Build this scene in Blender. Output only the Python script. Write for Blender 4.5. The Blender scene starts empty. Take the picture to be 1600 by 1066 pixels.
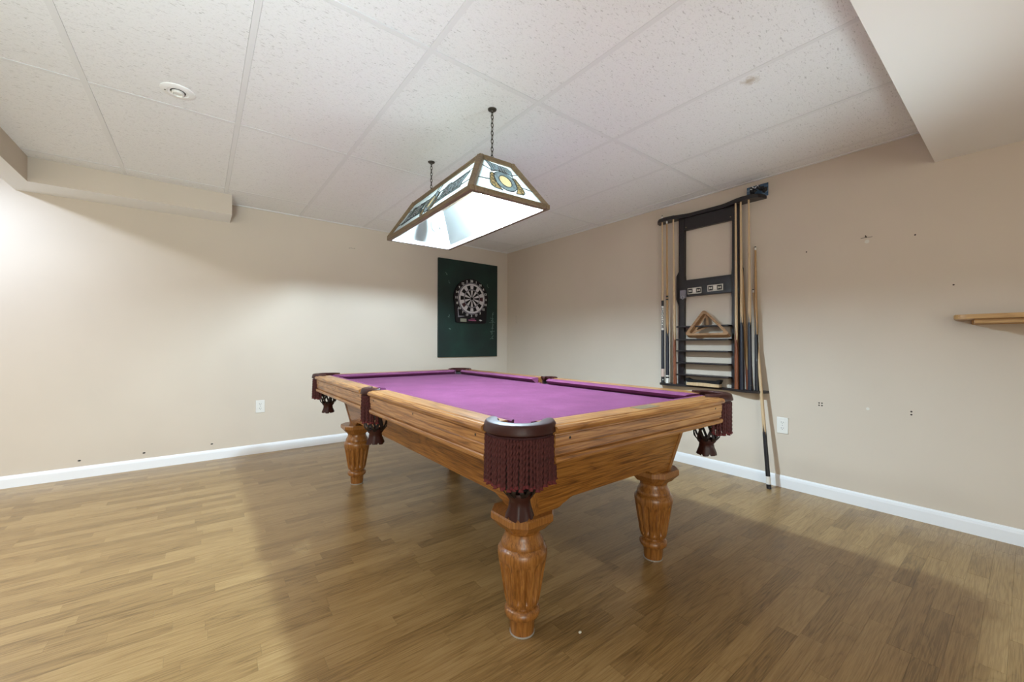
import bpy, bmesh, math, random
from mathutils import Vector, Matrix, Quaternion
random.seed(11)
PI = math.pi
scn = bpy.context.scene
C = scn.collection

# ------------------------------------------------------------------ camera
F_PX, YAW, HY, ROLL = 628.635, -0.6593206, 538.095, 0.0036892
EYE = Vector((0, 0, 1.03))
a = -YAW
FW = Vector((math.sin(a), math.cos(a), 0)); RT = Vector((math.cos(a), -math.sin(a), 0)); UP = Vector((0, 0, 1))
cr, sr = math.cos(ROLL), math.sin(ROLL)
cam_d = bpy.data.cameras.new('camera'); cam = bpy.data.objects.new('camera', cam_d); C.objects.link(cam)
cx = RT * cr + UP * sr; cy = -RT * sr + UP * cr; cz = -FW
cam.matrix_world = Matrix(((cx.x, cy.x, cz.x, EYE.x), (cx.y, cy.y, cz.y, EYE.y), (cx.z, cy.z, cz.z, EYE.z), (0, 0, 0, 1)))
cam_d.sensor_width = 36; cam_d.lens = F_PX * 36 / 1600
cam_d.shift_y = (HY - 533) / 1600
cam_d.clip_start = 0.02
scn.camera = cam
def px_of(p):
    d = Vector(p) - EYE; z = d.dot(FW)
    if z < 0.05: return None
    u = d.dot(RT) / z * F_PX; v = -d.dot(UP) / z * F_PX
    return 800 + u * cr - v * sr, HY + u * sr + v * cr

# ------------------------------------------------------------------ light and exposure
scn.view_settings.view_transform = 'Standard'; scn.view_settings.look = 'None'
scn.view_settings.gamma = 1; scn.view_settings.use_curve_mapping = False
scn.view_settings.exposure = 0.0
w = bpy.data.worlds.new('world'); scn.world = w; w.use_nodes = True
w.node_tree.nodes['Background'].inputs[0].default_value = (0.9, 0.95, 1, 1)
w.node_tree.nodes['Background'].inputs[1].default_value = 0.0
BULB = (0.64, 0.84, 1.0); BULB_STRENGTH = 3250
def area(name, loc, power, col, size, size_y=None, rot=(0, 0, 0), shape='DISK'):
    l = bpy.data.lights.new(name, 'AREA'); l.energy = power; l.color = col
    l.shape = shape; l.size = size
    if size_y: l.size_y = size_y
    o = bpy.data.objects.new(name, l); o.location = loc; o.rotation_euler = rot; C.objects.link(o)
    return o
# ceiling cans of the neighbouring part of the basement, beyond the left bulkhead
area('ceiling_can_light', (-1.45, 3.72, 2.27), 33, (.58, .74, 1), 0.16)
area('ceiling_can_light', (-1.5, 2.45, 2.27), 28, (1, .98, .84), 0.16)
# added fill panel, unseen behind the camera, lifting walls and ceiling
area('back_fill_panel', (-2.0, -2.9, 1.25), 110, (.97, 1, .93), 2.6, 2.0, (math.radians(90), 0, 0), 'RECTANGLE')
# made-up upward fill discs out of view, added to brighten ceiling and soffit
area('ceiling_fill_disc', (-.65, .55, 1.0), 15, (.85, .93, 1), 0.5, rot=(math.radians(180), 0, 0))
area('ceiling_fill_disc', (1.5, -0.5, 0.75), 6, (1, .92, .86), 1.4, rot=(math.radians(180), 0, 0))
# two invented fill spots out of view, added to even out the ceiling tiles
def ceiling_fill_spot(loc, aim, power, col, cone, soft):
    sl = bpy.data.lights.new('ceiling_fill_spot', 'SPOT'); sl.energy = power; sl.color = col; sl.spot_size = math.radians(cone); sl.spot_blend = 1; sl.shadow_soft_size = soft
    so = bpy.data.objects.new('ceiling_fill_spot', sl); so.location = loc; C.objects.link(so)
    so.rotation_euler = (Vector(aim) - so.location).to_track_quat('-Z', 'Y').to_euler()
ceiling_fill_spot((2.3, -.6, .45), (1.7, 1.9, 2.285), 92, (.76, .95, 1), 80, .25)
ceiling_fill_spot((-.75, -.7, .45), (-.05, 2.45, 2.6), 270, (.70, .92, 1), 62, .3)

# ------------------------------------------------------------------ materials
M = {}
def new_mat(name):
    m = bpy.data.materials.new(name); m.use_nodes = True
    nt = m.node_tree; b = nt.nodes['Principled BSDF']
    return m, nt, b
def lin(h):
    if isinstance(h, str):
        h = h.lstrip('#'); c = [int(h[i:i + 2], 16) / 255 for i in (0, 2, 4)]
    else: c = [v / 255 for v in h]
    return tuple((v / 12.92 if v <= .04045 else ((v + .055) / 1.055) ** 2.4) for v in c) + (1,)
def plain(name, col, rough=.6, metal=0, spec=.5, coat=0, var=0.0, bump=0.0, scale=60):
    m, nt, b = new_mat(name)
    c = col if isinstance(col, tuple) and len(col) == 4 else lin(col)
    b.inputs['Base Color'].default_value = c; b.inputs['Roughness'].default_value = rough
    b.inputs['Metallic'].default_value = metal; b.inputs['Specular IOR Level'].default_value = spec
    b.inputs['Coat Weight'].default_value = coat
    if var or bump:
        tc = nt.nodes.new('ShaderNodeTexCoord'); n = nt.nodes.new('ShaderNodeTexNoise')
        n.inputs['Scale'].default_value = scale; n.inputs['Detail'].default_value = 5
        nt.links.new(tc.outputs['Object'], n.inputs['Vector'])
        if var:
            mx = nt.nodes.new('ShaderNodeMix'); mx.data_type = 'RGBA'
            mx.inputs[6].default_value = tuple(v * (1 - var) for v in c[:3]) + (1,)
            mx.inputs[7].default_value = tuple(min(1, v * (1 + var)) for v in c[:3]) + (1,)
            nt.links.new(n.outputs['Fac'], mx.inputs[0]); nt.links.new(mx.outputs[2], b.inputs['Base Color'])
        if bump:
            bp = nt.nodes.new('ShaderNodeBump'); bp.inputs['Strength'].default_value = bump; bp.inputs['Distance'].default_value = .002
            nt.links.new(n.outputs['Fac'], bp.inputs['Height']); nt.links.new(bp.outputs['Normal'], b.inputs['Normal'])
    M[name] = m; return m
def mnode(nt, op, a, b=None, c=None, clamp=False):
    n = nt.nodes.new('ShaderNodeMath'); n.operation = op; n.use_clamp = clamp
    for i, v in enumerate((a, b, c)):
        if v is None: continue
        if isinstance(v, (int, float)): n.inputs[i].default_value = v
        else: nt.links.new(v, n.inputs[i])
    return n.outputs[0]
def ramp(nt, fac, stops):
    r = nt.nodes.new('ShaderNodeValToRGB'); e = r.color_ramp.elements
    while len(e) < len(stops): e.new(.5)
    for el, (p, c) in zip(e, stops): el.position = p; el.color = c
    nt.links.new(fac, r.inputs[0]); return r.outputs[0]
def wood(name, axis, c_dark, c_mid, c_light, rough=.35, coat=0.0, freq=1.0, per_piece=False, contrast=1.0, world=False, dark_ring=0.5):
    m, nt, b = new_mat(name)
    tc = nt.nodes.new('ShaderNodeTexCoord')
    vec = tc.outputs['Object']
    if world:
        g = nt.nodes.new('ShaderNodeNewGeometry'); vec = g.outputs['Position']
    rnd = None
    if per_piece:
        oi = nt.nodes.new('ShaderNodeObjectInfo'); g2 = nt.nodes.new('ShaderNodeNewGeometry')
        s = mnode(nt, 'ADD', oi.outputs['Random'], g2.outputs['Random Per Island'])
        rnd = mnode(nt, 'FRACT', mnode(nt, 'MULTIPLY', s, 7.31))
        cb = nt.nodes.new('ShaderNodeCombineXYZ')
        nt.links.new(mnode(nt, 'MULTIPLY', rnd, 37.0), cb.inputs[0]); nt.links.new(mnode(nt, 'MULTIPLY', rnd, 91.0), cb.inputs[1]); nt.links.new(mnode(nt, 'MULTIPLY', rnd, 13.0), cb.inputs[2])
        va = nt.nodes.new('ShaderNodeVectorMath'); va.operation = 'ADD'
        nt.links.new(vec, va.inputs[0]); nt.links.new(cb.outputs[0], va.inputs[1]); vec = va.outputs[0]
    def mapped(l, t):
        mp = nt.nodes.new('ShaderNodeMapping'); sc = [t * freq] * 3; sc['XYZ'.index(axis)] = l * freq
        mp.inputs['Scale'].default_value = sc; nt.links.new(vec, mp.inputs['Vector']); return mp.outputs[0]
    def noise(v, scale, det, dist=0):
        n = nt.nodes.new('ShaderNodeTexNoise'); n.inputs['Scale'].default_value = scale; n.inputs['Detail'].default_value = det
        n.inputs['Distortion'].default_value = dist; nt.links.new(v, n.inputs['Vector']); return n.outputs['Fac']
    big = noise(mapped(.8, 7), 1.0, 2.5, .35)                     # growth ring field
    rings = mnode(nt, 'ABSOLUTE', mnode(nt, 'SINE', mnode(nt, 'MULTIPLY', big, 46.0)))
    rings = mnode(nt, 'POWER', rings, .45)
    fine = noise(mapped(7, 210), 1.0, 3)                          # open pores: short dark dashes along the grain
    pores = mnode(nt, 'MULTIPLY_ADD', fine, 6.5, -2.75, True)
    tone = noise(mapped(1.0, 10), 1.0, 3)
    f = mnode(nt, 'ADD', mnode(nt, 'MULTIPLY', rings, .34 * dark_ring * 2), mnode(nt, 'MULTIPLY', pores, .34))
    f = mnode(nt, 'ADD', f, mnode(nt, 'MULTIPLY', tone, .30))
    f = mnode(nt, 'MULTIPLY_ADD', mnode(nt, 'SUBTRACT', f, .56), contrast, .5, True)
    if rnd is not None:
        rs = mnode(nt, 'FRACT', mnode(nt, 'MULTIPLY', rnd, 17.17))
        f = mnode(nt, 'ADD', f, mnode(nt, 'MULTIPLY_ADD', rs, .32, -.16), None, True)
    col = ramp(nt, f, ((0.05, c_dark), (0.5, c_mid), (0.98, c_light)))
    nt.links.new(col, b.inputs['Base Color'])
    b.inputs['Roughness'].default_value = rough; b.inputs['Coat Weight'].default_value = coat; b.inputs['Coat Roughness'].default_value = .15
    bp = nt.nodes.new('ShaderNodeBump'); bp.inputs['Strength'].default_value = .12; bp.inputs['Distance'].default_value = .001
    nt.links.new(pores, bp.inputs['Height']); nt.links.new(bp.outputs['Normal'], b.inputs['Normal'])
    M[name] = m; return m
OAK = (lin('#4f2b0c'), lin('#8d5a23'), lin('#b07a39'))
for ax in 'XYZ': wood('oak_' + ax.lower(), ax, *OAK, rough=.36, coat=.15)
for ax in 'XY': wood('rail_oak_' + ax.lower(), ax, lin('#5f3a18'), lin('#9b6836'), lin('#c08f55'), rough=.34, coat=.2, contrast=1.1)
wood('leg_oak', 'Z', lin('#4f2c12'), lin('#8f5c28'), lin('#b27e43'), rough=.33, coat=.2, contrast=.75)
wood('floor_oak', 'X', lin('#5f4829'), lin('#94764b'), lin('#b19465'), rough=.30, per_piece=True, world=True, freq=1.3, contrast=.64, dark_ring=.5)
wood('shelf_oak', 'Y', lin('#8a6236'), lin('#b28a58'), lin('#c79f6c'), rough=.4)
wood('rack_oak', 'Y', lin('#6f4c30'), lin('#94704e'), lin('#ab8763'), rough=.45)
wood('lamp_wood', 'Y', lin('#4a3b29'), lin('#68553d'), lin('#7c684b'), rough=.5)
wood('maple', 'Z', lin('#a88a66'), lin('#c3a782'), lin('#d0b896'), rough=.35, contrast=.6)
wood('maple_tan', 'Z', lin('#8d6842'), lin('#ad875a'), lin('#c09a6c'), rough=.35, contrast=.6)
wood('butt_brown', 'Z', lin('#5a2c16'), lin('#7a4226'), lin('#8d5132'), rough=.3, coat=.3)
plain('rack_dark', '#140b0f', .4, coat=.15, var=.25, scale=20)
plain('black', '#131318', .4)
plain('dark_navy', '#1c1f2b', .4)
plain('white_band', '#dcd8d0', .4)
plain('pinkish', '#c9b0a4', .5)
plain('rubber', '#161514', .8)
plain('ink', '#1a1a1c', .6)
plain('plate_white', '#c8c3b8', .4)
plain('white_trim', '#e9eaec', .45)
plain('outlet_white', '#dedbd4', .35)
plain('slot_dark', '#2a2724', .6)
plain('leather', '#34140f', .48, spec=.35, coat=.04, var=.3, bump=.15, scale=90)
plain('net_leather', '#1a0f0e', .55)
plain('fringe', '#431716', .85, var=.4, scale=150)
plain('fringe_tip', '#5a1e21', .9, var=.3, scale=200)
plain('fringe_band', '#3a171a', .85, var=.5, bump=.6, scale=400)
plain('joint_brown', '#5a4527', .8)
plain('plate_metal', '#8a7a62', .4, metal=.5)
plain('leveler', '#b5b2ad', .4, metal=.3)
plain('chain_metal', '#4b463f', .45, metal=.7)
plain('soffit_white', '#f0efed', .8)
plain('ceiling_bar', '#e7e7e7', .6)
plain('patch', '#d6d2c8', .8)
plain('hole', '#3b3129', .9)
plain('bristle', '#0d0d0f', .9, var=.5, bump=1, scale=300)
plain('chalk', '#63766e', .95)
plain('board_black', '#0e070b', .6, spec=.3)
plain('dart_black', '#0a070a', .7, spec=.3)
plain('dart_red', '#3a1018', .6)
plain('dart_white', '#c9c4c6', .55)
plain('dart_grey', '#7d7880', .5)
plain('numeral_white', '#c6c4c0', .5)
plain('lcd', '#8a8a78', .3)
plain('logo_pink', '#8e4a68', .5)
plain('card_flower', '#17171a', .6)
plain('fleck', '#b9bcc2', .4)
plain('came', '#3d4144', .5, metal=.3)
plain('crumb', '#e6e2d6', .8)
plain('liner_white', '#f2f4f4', .5)
# purple cloth
def felt():
    m, nt, b = new_mat('cloth_purple')
    tc = nt.nodes.new('ShaderNodeTexCoord')
    n = nt.nodes.new('ShaderNodeTexNoise'); n.inputs['Scale'].default_value = 5; n.inputs['Detail'].default_value = 6; n.inputs['Roughness'].default_value = .65
    nt.links.new(tc.outputs['Object'], n.inputs['Vector'])
    n2 = nt.nodes.new('ShaderNodeTexNoise'); n2.inputs['Scale'].default_value = 320; n2.inputs['Detail'].default_value = 2
    nt.links.new(tc.outputs['Object'], n2.inputs['Vector'])
    f = mnode(nt, 'ADD', mnode(nt, 'MULTIPLY', n.outputs['Fac'], .6), mnode(nt, 'MULTIPLY', n2.outputs['Fac'], .4))
    nt.links.new(ramp(nt, f, ((.3, lin('#61324f')), (.5, lin('#6f3b5b')), (.7, lin('#7d4769')))), b.inputs['Base Color'])
    b.inputs['Roughness'].default_value = .95; b.inputs['Specular IOR Level'].default_value = .1
    b.inputs['Sheen Weight'].default_value = .03; b.inputs['Sheen Roughness'].default_value = .5
    M['cloth'] = m
felt()
def wall_paint(name, col, marks=False):
    m, nt, b = new_mat(name)
    g = nt.nodes.new('ShaderNodeNewGeometry')
    n = nt.nodes.new('ShaderNodeTexNoise'); n.inputs['Scale'].default_value = 1.3; n.inputs['Detail'].default_value = 3
    nt.links.new(g.outputs['Position'], n.inputs['Vector'])
    n2 = nt.nodes.new('ShaderNodeTexNoise'); n2.inputs['Scale'].default_value = 220; n2.inputs['Detail'].default_value = 3
    nt.links.new(g.outputs['Position'], n2.inputs['Vector'])
    c = lin(col)
    nt.links.new(ramp(nt, n.outputs['Fac'], ((.3, tuple(v * .96 for v in c[:3]) + (1,)), (.7, tuple(v * 1.03 for v in c[:3]) + (1,)))), b.inputs['Base Color'])
    bp = nt.nodes.new('ShaderNodeBump'); bp.inputs['Strength'].default_value = .08; bp.inputs['Distance'].default_value = .001
    nt.links.new(n2.outputs['Fac'], bp.inputs['Height']); nt.links.new(bp.outputs['Normal'], b.inputs['Normal'])
    b.inputs['Roughness'].default_value = .7; b.inputs['Specular IOR Level'].default_value = .3
    M[name] = m
wall_paint('wall_beige', '#cdc0b0')
def tile_mat():
    m, nt, b = new_mat('ceiling_fissured')
    g = nt.nodes.new('ShaderNodeNewGeometry'); oi = nt.nodes.new('ShaderNodeObjectInfo')
    def mp(s):
        x = nt.nodes.new('ShaderNodeMapping'); x.inputs['Scale'].default_value = s
        nt.links.new(g.outputs['Position'], x.inputs['Vector']); return x.outputs[0]
    n = nt.nodes.new('ShaderNodeTexNoise'); n.inputs['Scale'].default_value = 1; n.inputs['Detail'].default_value = 2; n.inputs['Distortion'].default_value = .8
    nt.links.new(mp((55, 190, 1)), n.inputs['Vector'])
    fiss = mnode(nt, 'MULTIPLY_ADD', n.outputs['Fac'], 14.0, -8.75, True)
    v = nt.nodes.new('ShaderNodeTexNoise'); v.inputs['Scale'].default_value = 1; v.inputs['Detail'].default_value = 3
    nt.links.new(mp((130, 190, 1)), v.inputs['Vector'])
    pit = mnode(nt, 'MULTIPLY_ADD', v.outputs['Fac'], 6.0, -3.3, True)
    d = mnode(nt, 'ADD', mnode(nt, 'MULTIPLY', fiss, .6), mnode(nt, 'MULTIPLY', pit, .22), None, True)
    col = ramp(nt, d, ((0, lin('#f0f0f0')), (1, lin('#b4b3b0'))))
    # brown water stain near the right-hand tiles
    sp = nt.nodes.new('ShaderNodeVectorMath'); sp.operation = 'DISTANCE'; sp.inputs[1].default_value = (2.065, .82, 2.285)
    nt.links.new(g.outputs['Position'], sp.inputs[0])
    sn = nt.nodes.new('ShaderNodeTexNoise'); sn.inputs['Scale'].default_value = 45; sn.inputs['Detail'].default_value = 4
    nt.links.new(g.outputs['Position'], sn.inputs['Vector'])
    st = mnode(nt, 'MULTIPLY_ADD', mnode(nt, 'ADD', sp.outputs['Value'], mnode(nt, 'MULTIPLY', sn.outputs['Fac'], .07)), -28.0, 2.15, True)
    mx = nt.nodes.new('ShaderNodeMix'); mx.data_type = 'RGBA'; nt.links.new(mnode(nt, 'MULTIPLY', st, .6), mx.inputs[0])
    nt.links.new(col, mx.inputs[6]); mx.inputs[7].default_value = lin('#a8916a')
    nt.links.new(mx.outputs[2], b.inputs['Base Color'])
    bp = nt.nodes.new('ShaderNodeBump'); bp.inputs['Strength'].default_value = .5; bp.inputs['Distance'].default_value = .003; bp.invert = True
    nt.links.new(d, bp.inputs['Height']); nt.links.new(bp.outputs['Normal'], b.inputs['Normal'])
    b.inputs['Roughness'].default_value = .9; b.inputs['Specular IOR Level'].default_value = .2
    M['tile'] = m
tile_mat()
def glass_mat(name, col, tr=.75, var=0.0):
    m, nt, b = new_mat(name); nt.nodes.remove(b)
    out = nt.nodes['Material Output']; c = lin(col)
    t = nt.nodes.new('ShaderNodeBsdfTranslucent'); d = nt.nodes.new('ShaderNodeBsdfDiffuse'); mx = nt.nodes.new('ShaderNodeMixShader')
    gl = nt.nodes.new('ShaderNodeBsdfGlossy'); gl.inputs['Roughness'].default_value = .15; mg = nt.nodes.new('ShaderNodeMixShader'); mg.inputs[0].default_value = .04
    t.inputs[0].default_value = c; d.inputs[0].default_value = c
    if var:
        tc = nt.nodes.new('ShaderNodeTexCoord'); n = nt.nodes.new('ShaderNodeTexNoise'); n.inputs['Scale'].default_value = 60; n.inputs['Detail'].default_value = 4
        nt.links.new(tc.outputs['Object'], n.inputs['Vector'])
        o = ramp(nt, n.outputs['Fac'], ((.3, tuple(v * (1 - var) for v in c[:3]) + (1,)), (.7, tuple(min(1, v * (1 + var)) for v in c[:3]) + (1,))))
        nt.links.new(o, t.inputs[0]); nt.links.new(o, d.inputs[0])
    mx.inputs[0].default_value = tr
    nt.links.new(d.outputs[0], mx.inputs[1]); nt.links.new(t.outputs[0], mx.inputs[2])
    nt.links.new(mx.outputs[0], mg.inputs[1]); nt.links.new(gl.outputs[0], mg.inputs[2]); nt.links.new(mg.outputs[0], out.inputs[0])
    M[name] = m
glass_mat('opal_glass', '#b4b6b1', .6)
glass_mat('glass_blue', '#b9c7cd', .6, .25)
glass_mat('glass_dark', '#7d8f8c', .5, .3)
glass_mat('glass_gold', '#ffebcd', .65, .1)
glass_mat('glass_green', '#d2bf98', .6, .3)
glass_mat('glass_pale', '#dde6ea', .65, .1)
def bulb_mat():
    m, nt, b = new_mat('lit_bulb')
    b.inputs['Emission Color'].default_value = BULB + (1,); b.inputs['Emission Strength'].default_value = BULB_STRENGTH
    b.inputs['Base Color'].default_value = (1, 1, 1, 1); M['bulb'] = m
bulb_mat()
plain('bulb_off', '#b9c0c6', .3)
def board_mat():
    m, nt, b = new_mat('green_board')
    tc = nt.nodes.new('ShaderNodeTexCoord'); n = nt.nodes.new('ShaderNodeTexNoise'); n.inputs['Scale'].default_value = 3; n.inputs['Detail'].default_value = 6
    nt.links.new(tc.outputs['Object'], n.inputs['Vector'])
    nt.links.new(ramp(nt, n.outputs['Fac'], ((.35, lin('#021914')), (.6, lin('#04261e')), (.75, lin('#07352a')))), b.inputs['Base Color'])
    b.inputs['Roughness'].default_value = .65; M['board'] = m
board_mat()
def card_mat():
    m, nt, b = new_mat('printed_card')
    tc = nt.nodes.new('ShaderNodeTexCoord'); mp = nt.nodes.new('ShaderNodeMapping'); mp.inputs['Scale'].default_value = (1, 9, 26)
    nt.links.new(tc.outputs['Object'], mp.inputs['Vector'])
    n = nt.nodes.new('ShaderNodeTexNoise'); n.inputs['Scale'].default_value = 1; n.inputs['Detail'].default_value = 4; n.inputs['Distortion'].default_value = 1
    nt.links.new(mp.outputs[0], n.inputs['Vector'])
    nt.links.new(ramp(nt, n.outputs['Fac'], ((.3, lin('#223a52')), (.5, lin('#44607c')), (.68, lin('#8d9cae')))), b.inputs['Base Color'])
    b.inputs['Roughness'].default_value = .35; M['card'] = m
card_mat()

# ------------------------------------------------------------------ mesh helpers
WORLD = {}
def empty(name, loc, rot=None):
    o = bpy.data.objects.new(name, None); C.objects.link(o); o.location = loc; o.empty_display_size = .05
    if rot is not None:
        if isinstance(rot, Quaternion): o.rotation_mode = 'QUATERNION'; o.rotation_quaternion = rot
        else: o.rotation_euler = rot
    return o
def tag(o, label=None, cat=None, group=None, kind=None):
    if label: o['label'] = label
    if cat: o['category'] = cat
    if group: o['group'] = group
    if kind: o['kind'] = kind
    return o
def obj(name, bm, mat, parent=None, off=None, smooth=None):
    """link a bmesh as ONE object; off shifts world coordinates into the root's frame"""
    if off is not None: bmesh.ops.translate(bm, verts=bm.verts, vec=-Vector(off))
    me = bpy.data.meshes.new(name)
    if smooth is not None:
        bm.normal_update()
        for f in bm.faces: f.smooth = True
        for e in bm.edges:
            if len(e.link_faces) == 2 and e.calc_face_angle(0) > math.radians(smooth): e.smooth = False
    bm.to_mesh(me); bm.free()
    for m in (mat if isinstance(mat, (list, tuple)) else [mat]): me.materials.append(M[m])
    o = bpy.data.objects.new(name, me); C.objects.link(o)
    if parent: o.parent = parent
    return o
def link_copy(name, me, parent, loc=(0, 0, 0), rot=(0, 0, 0), scale=None):
    o = bpy.data.objects.new(name, me); C.objects.link(o); o.parent = parent; o.location = loc; o.rotation_euler = rot
    if scale: o.scale = scale
    return o
def B(): return bmesh.new()
def box(bm, x0, x1, y0, y1, z0, z1, bevel=0, mi=0):
    vs = [bm.verts.new((x, y, z)) for z in (z0, z1) for y in (y0, y1) for x in (x0, x1)]
    fs = [(0, 2, 3, 1), (4, 5, 7, 6), (0, 1, 5, 4), (2, 6, 7, 3), (0, 4, 6, 2), (1, 3, 7, 5)]
    faces = [bm.faces.new([vs[i] for i in f]) for f in fs]
    for f in faces: f.material_index = mi
    if bevel:
        es = list({e for f in faces for e in f.edges})
        bmesh.ops.bevel(bm, geom=es, offset=bevel, segments=2, affect='EDGES', profile=.5)
    return bm
def hexa(bm, bot, top, mi=0):
    """closed solid between two polygons with the same count"""
    n = len(bot); b = [bm.verts.new(p) for p in bot]; t = [bm.verts.new(p) for p in top]
    fs = [bm.faces.new(b[::-1]), bm.faces.new(t)]
    for i in range(n):
        j = (i + 1) % n; fs.append(bm.faces.new((b[i], b[j], t[j], t[i])))
    for f in fs: f.material_index = mi
    bmesh.ops.recalc_face_normals(bm, faces=fs)
    return fs
def prism(bm, pts, d, mi=0):
    d = Vector(d); return hexa(bm, [Vector(p) for p in pts], [Vector(p) + d for p in pts], mi)
def lathe(bm, prof, seg=32, center=(0, 0, 0), cap=True, fn=None, mi=0, a0=0.0):
    cxx, cyy, czz = center; rings = []
    for k, (r, z) in enumerate(prof):
        ring = []
        for i in range(seg):
            t = a0 + 2 * PI * i / seg; rr = fn(r, z, t, k) if fn else r
            ring.append(bm.verts.new((cxx + rr * math.cos(t), cyy + rr * math.sin(t), czz + z)))
        rings.append(ring)
    fs = []
    for q in range(len(rings) - 1):
        for i in range(seg):
            j = (i + 1) % seg; fs.append(bm.faces.new((rings[q][i], rings[q][j], rings[q + 1][j], rings[q + 1][i])))
    if cap: fs.append(bm.faces.new(rings[0][::-1])); fs.append(bm.faces.new(rings[-1]))
    for f in fs: f.material_index = mi
    return bm
def loft(bm, secs, closed_sec=True, caps=True, mi=0):
    """join a list of sections (lists of points)"""
    rs = [[bm.verts.new(p) for p in s] for s in secs]; n = len(rs[0]); fs = []
    for q in range(len(rs) - 1):
        for i in range(n if closed_sec else n - 1):
            j = (i + 1) % n; fs.append(bm.faces.new((rs[q][i], rs[q][j], rs[q + 1][j], rs[q + 1][i])))
    if caps and closed_sec: fs.append(bm.faces.new(rs[0][::-1])); fs.append(bm.faces.new(rs[-1]))
    for f in fs: f.material_index = mi
    bmesh.ops.recalc_face_normals(bm, faces=fs)
    return bm
def tube(bm, pts, r, seg=8, caps=True, mi=0):
    pts = [Vector(p) for p in pts]; secs = []
    for i, p in enumerate(pts):
        d = (pts[min(i + 1, len(pts) - 1)] - pts[max(i - 1, 0)]).normalized()
        u = d.orthogonal().normalized() if i == 0 else (secs_u - d * secs_u.dot(d)).normalized()
        secs_u = u; v = d.cross(u); rr = r[i] if isinstance(r, (list, tuple)) else r
        secs.append([p + u * rr * math.cos(2 * PI * k / seg) + v * rr * math.sin(2 * PI * k / seg) for k in range(seg)])
    return loft(bm, secs, True, caps, mi)

# ------------------------------------------------------------------ room shell
XR, YL, ZC = 3.35, 4.437, 2.285            # right wall, left wall, ceiling
XW, YB = -4.2, -3.0                        # far ends of the basement, out of the picture
def structure(name, bm, mat, parent=None): 
    o = obj(name, bm, mat, parent)
    if not parent: o['kind'] = 'structure'
    return o
wall_left = structure('wall_left', box(B(), XW - .1, XR + .1, YL, YL + .1, 0, ZC + .2), 'wall_beige')
wall_right = structure('wall_right', box(B(), XR, XR + .1, YB - .1, YL, 0, ZC + .2), 'wall_beige')
structure('wall_back', box(B(), XW - .1, XR, YB - .1, YB, 0, ZC + .2), 'wall_beige')
structure('wall_far', box(B(), XW - .1, XW, YB, YL, 0, ZC + .2), 'wall_beige')
def skirting(name, pts):                   # cross-section swept straight
    return structure(name, loft(B(), pts), 'white_trim')
bs = [(0, 0), (.014, 0), (.014, .062), (.011, .076), (.005, .084), (0, .085)]
skirting('baseboard_left', [[(x, YL - o, z) for o, z in bs] for x in (XW, XR - .001)])
skirting('baseboard_right', [[(XR - o, y, z) for o, z in bs] for y in (YB, YL - .015)])

# floor: slab with laid oak strips on it
floor = structure('floor', box(B(), XW, XR, YB, YL, -.12, -.0035), 'joint_brown')
PW, GAP = .0655, .0002
strips = []
y = YL - .004; row = 0
while y > YB + .1:
    x = XR - .004; x -= random.uniform(.0, .35); first = True
    xs = [XR - .004]
    if XR - .004 - x > .06: xs.append(x)
    while x > XW:
        x -= random.choice((.28, .34, .40, .46, .52, .60)) * random.uniform(.92, 1.08); xs.append(max(x, XW))
    for p, q in zip(xs[1:], xs[:-1]):
        if q - p > .02: strips.append((p + GAP, q - GAP, y - PW + GAP, y - GAP))
    y -= PW
def seen_area(s):
    ps = [px_of((xx, yy, 0)) for xx in s[:2] for yy in s[2:]]
    if any(p is None for p in ps): return 0
    c = px_of(((s[0] + s[1]) / 2, (s[2] + s[3]) / 2, 0))
    if not (-20 < c[0] < 1620 and c[1] < 1090): return 0
    (ax, ay), (bx, by), (dx, dy), (ex, ey) = ps
    area_ = abs((bx - ax) * (dy - ay) - (dx - ax) * (by - ay))
    return min(area_, 6000)
strips.sort(key=seen_area, reverse=True)
def strip(bm, s):
    x0, x1, y0, y1 = s; h = random.uniform(-.0001, .0001); e = .0008
    hexa(bm, [(x0, y0, -.004), (x1, y0, -.004), (x1, y1, -.004), (x0, y1, -.004)], [(x0, y0, h - .0004), (x1, y0, h - .0004), (x1, y1, h - .0004), (x0, y1, h - .0004)])
    bm.faces.ensure_lookup_table(); top = bm.faces[-5]
    return bm
for s in strips[:300]: obj('plank', strip(B(), s), 'floor_oak', floor)
bm = B()
for s in strips[300:]: strip(bm, s)
tag(obj('plank_flooring', bm, 'floor_oak', floor), kind='stuff')

# ceiling: grid bars and lay-in tiles
ceiling = structure('ceiling', box(B(), XW, XR, YB, YL, ZC + .03, ZC + .15), 'soffit_white')
GX = [-.444 + .61 * k for k in range(-6, 7)]          # bars running along y
GY = [.355 + 1.22 * k for k in range(-3, 4)]          # bars running along x
GX = [g for g in GX if XW < g < XR]; GY = [g for g in GY if YB < g < YL]
hb = .012
for g in GX: obj('grid_bar', box(B(), g - hb, g + hb, YB, YL, ZC, ZC + .03), 'ceiling_bar', ceiling)
for g in GY: obj('grid_bar', box(B(), XW, XR, g - hb, g + hb, ZC + .0004, ZC + .0296), 'ceiling_bar', ceiling)
ex = [XW] + GX + [XR]; ey = [YB] + GY + [YL]
for i in range(len(ex) - 1):
    for j in range(len(ey) - 1):
        x0, x1, y0, y1 = ex[i] + hb * 1.06, ex[i + 1] - hb * 1.06, ey[j] + hb * 1.2, ey[j + 1] - hb * 1.2
        t = random.uniform(.0004, .0022)
        obj('ceiling_tile', box(B(), x0, x1, y0, y1, ZC + t, ZC + .028), 'tile', ceiling)
structure('trim_1', box(B(), XW, XR, YL - .022, YL, ZC - .003, ZC + .02), 'ceiling_bar')
structure('trim_2', box(B(), XR - .022, XR, YB, YL - .022, ZC - .003, ZC + .02), 'ceiling_bar')
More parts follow.
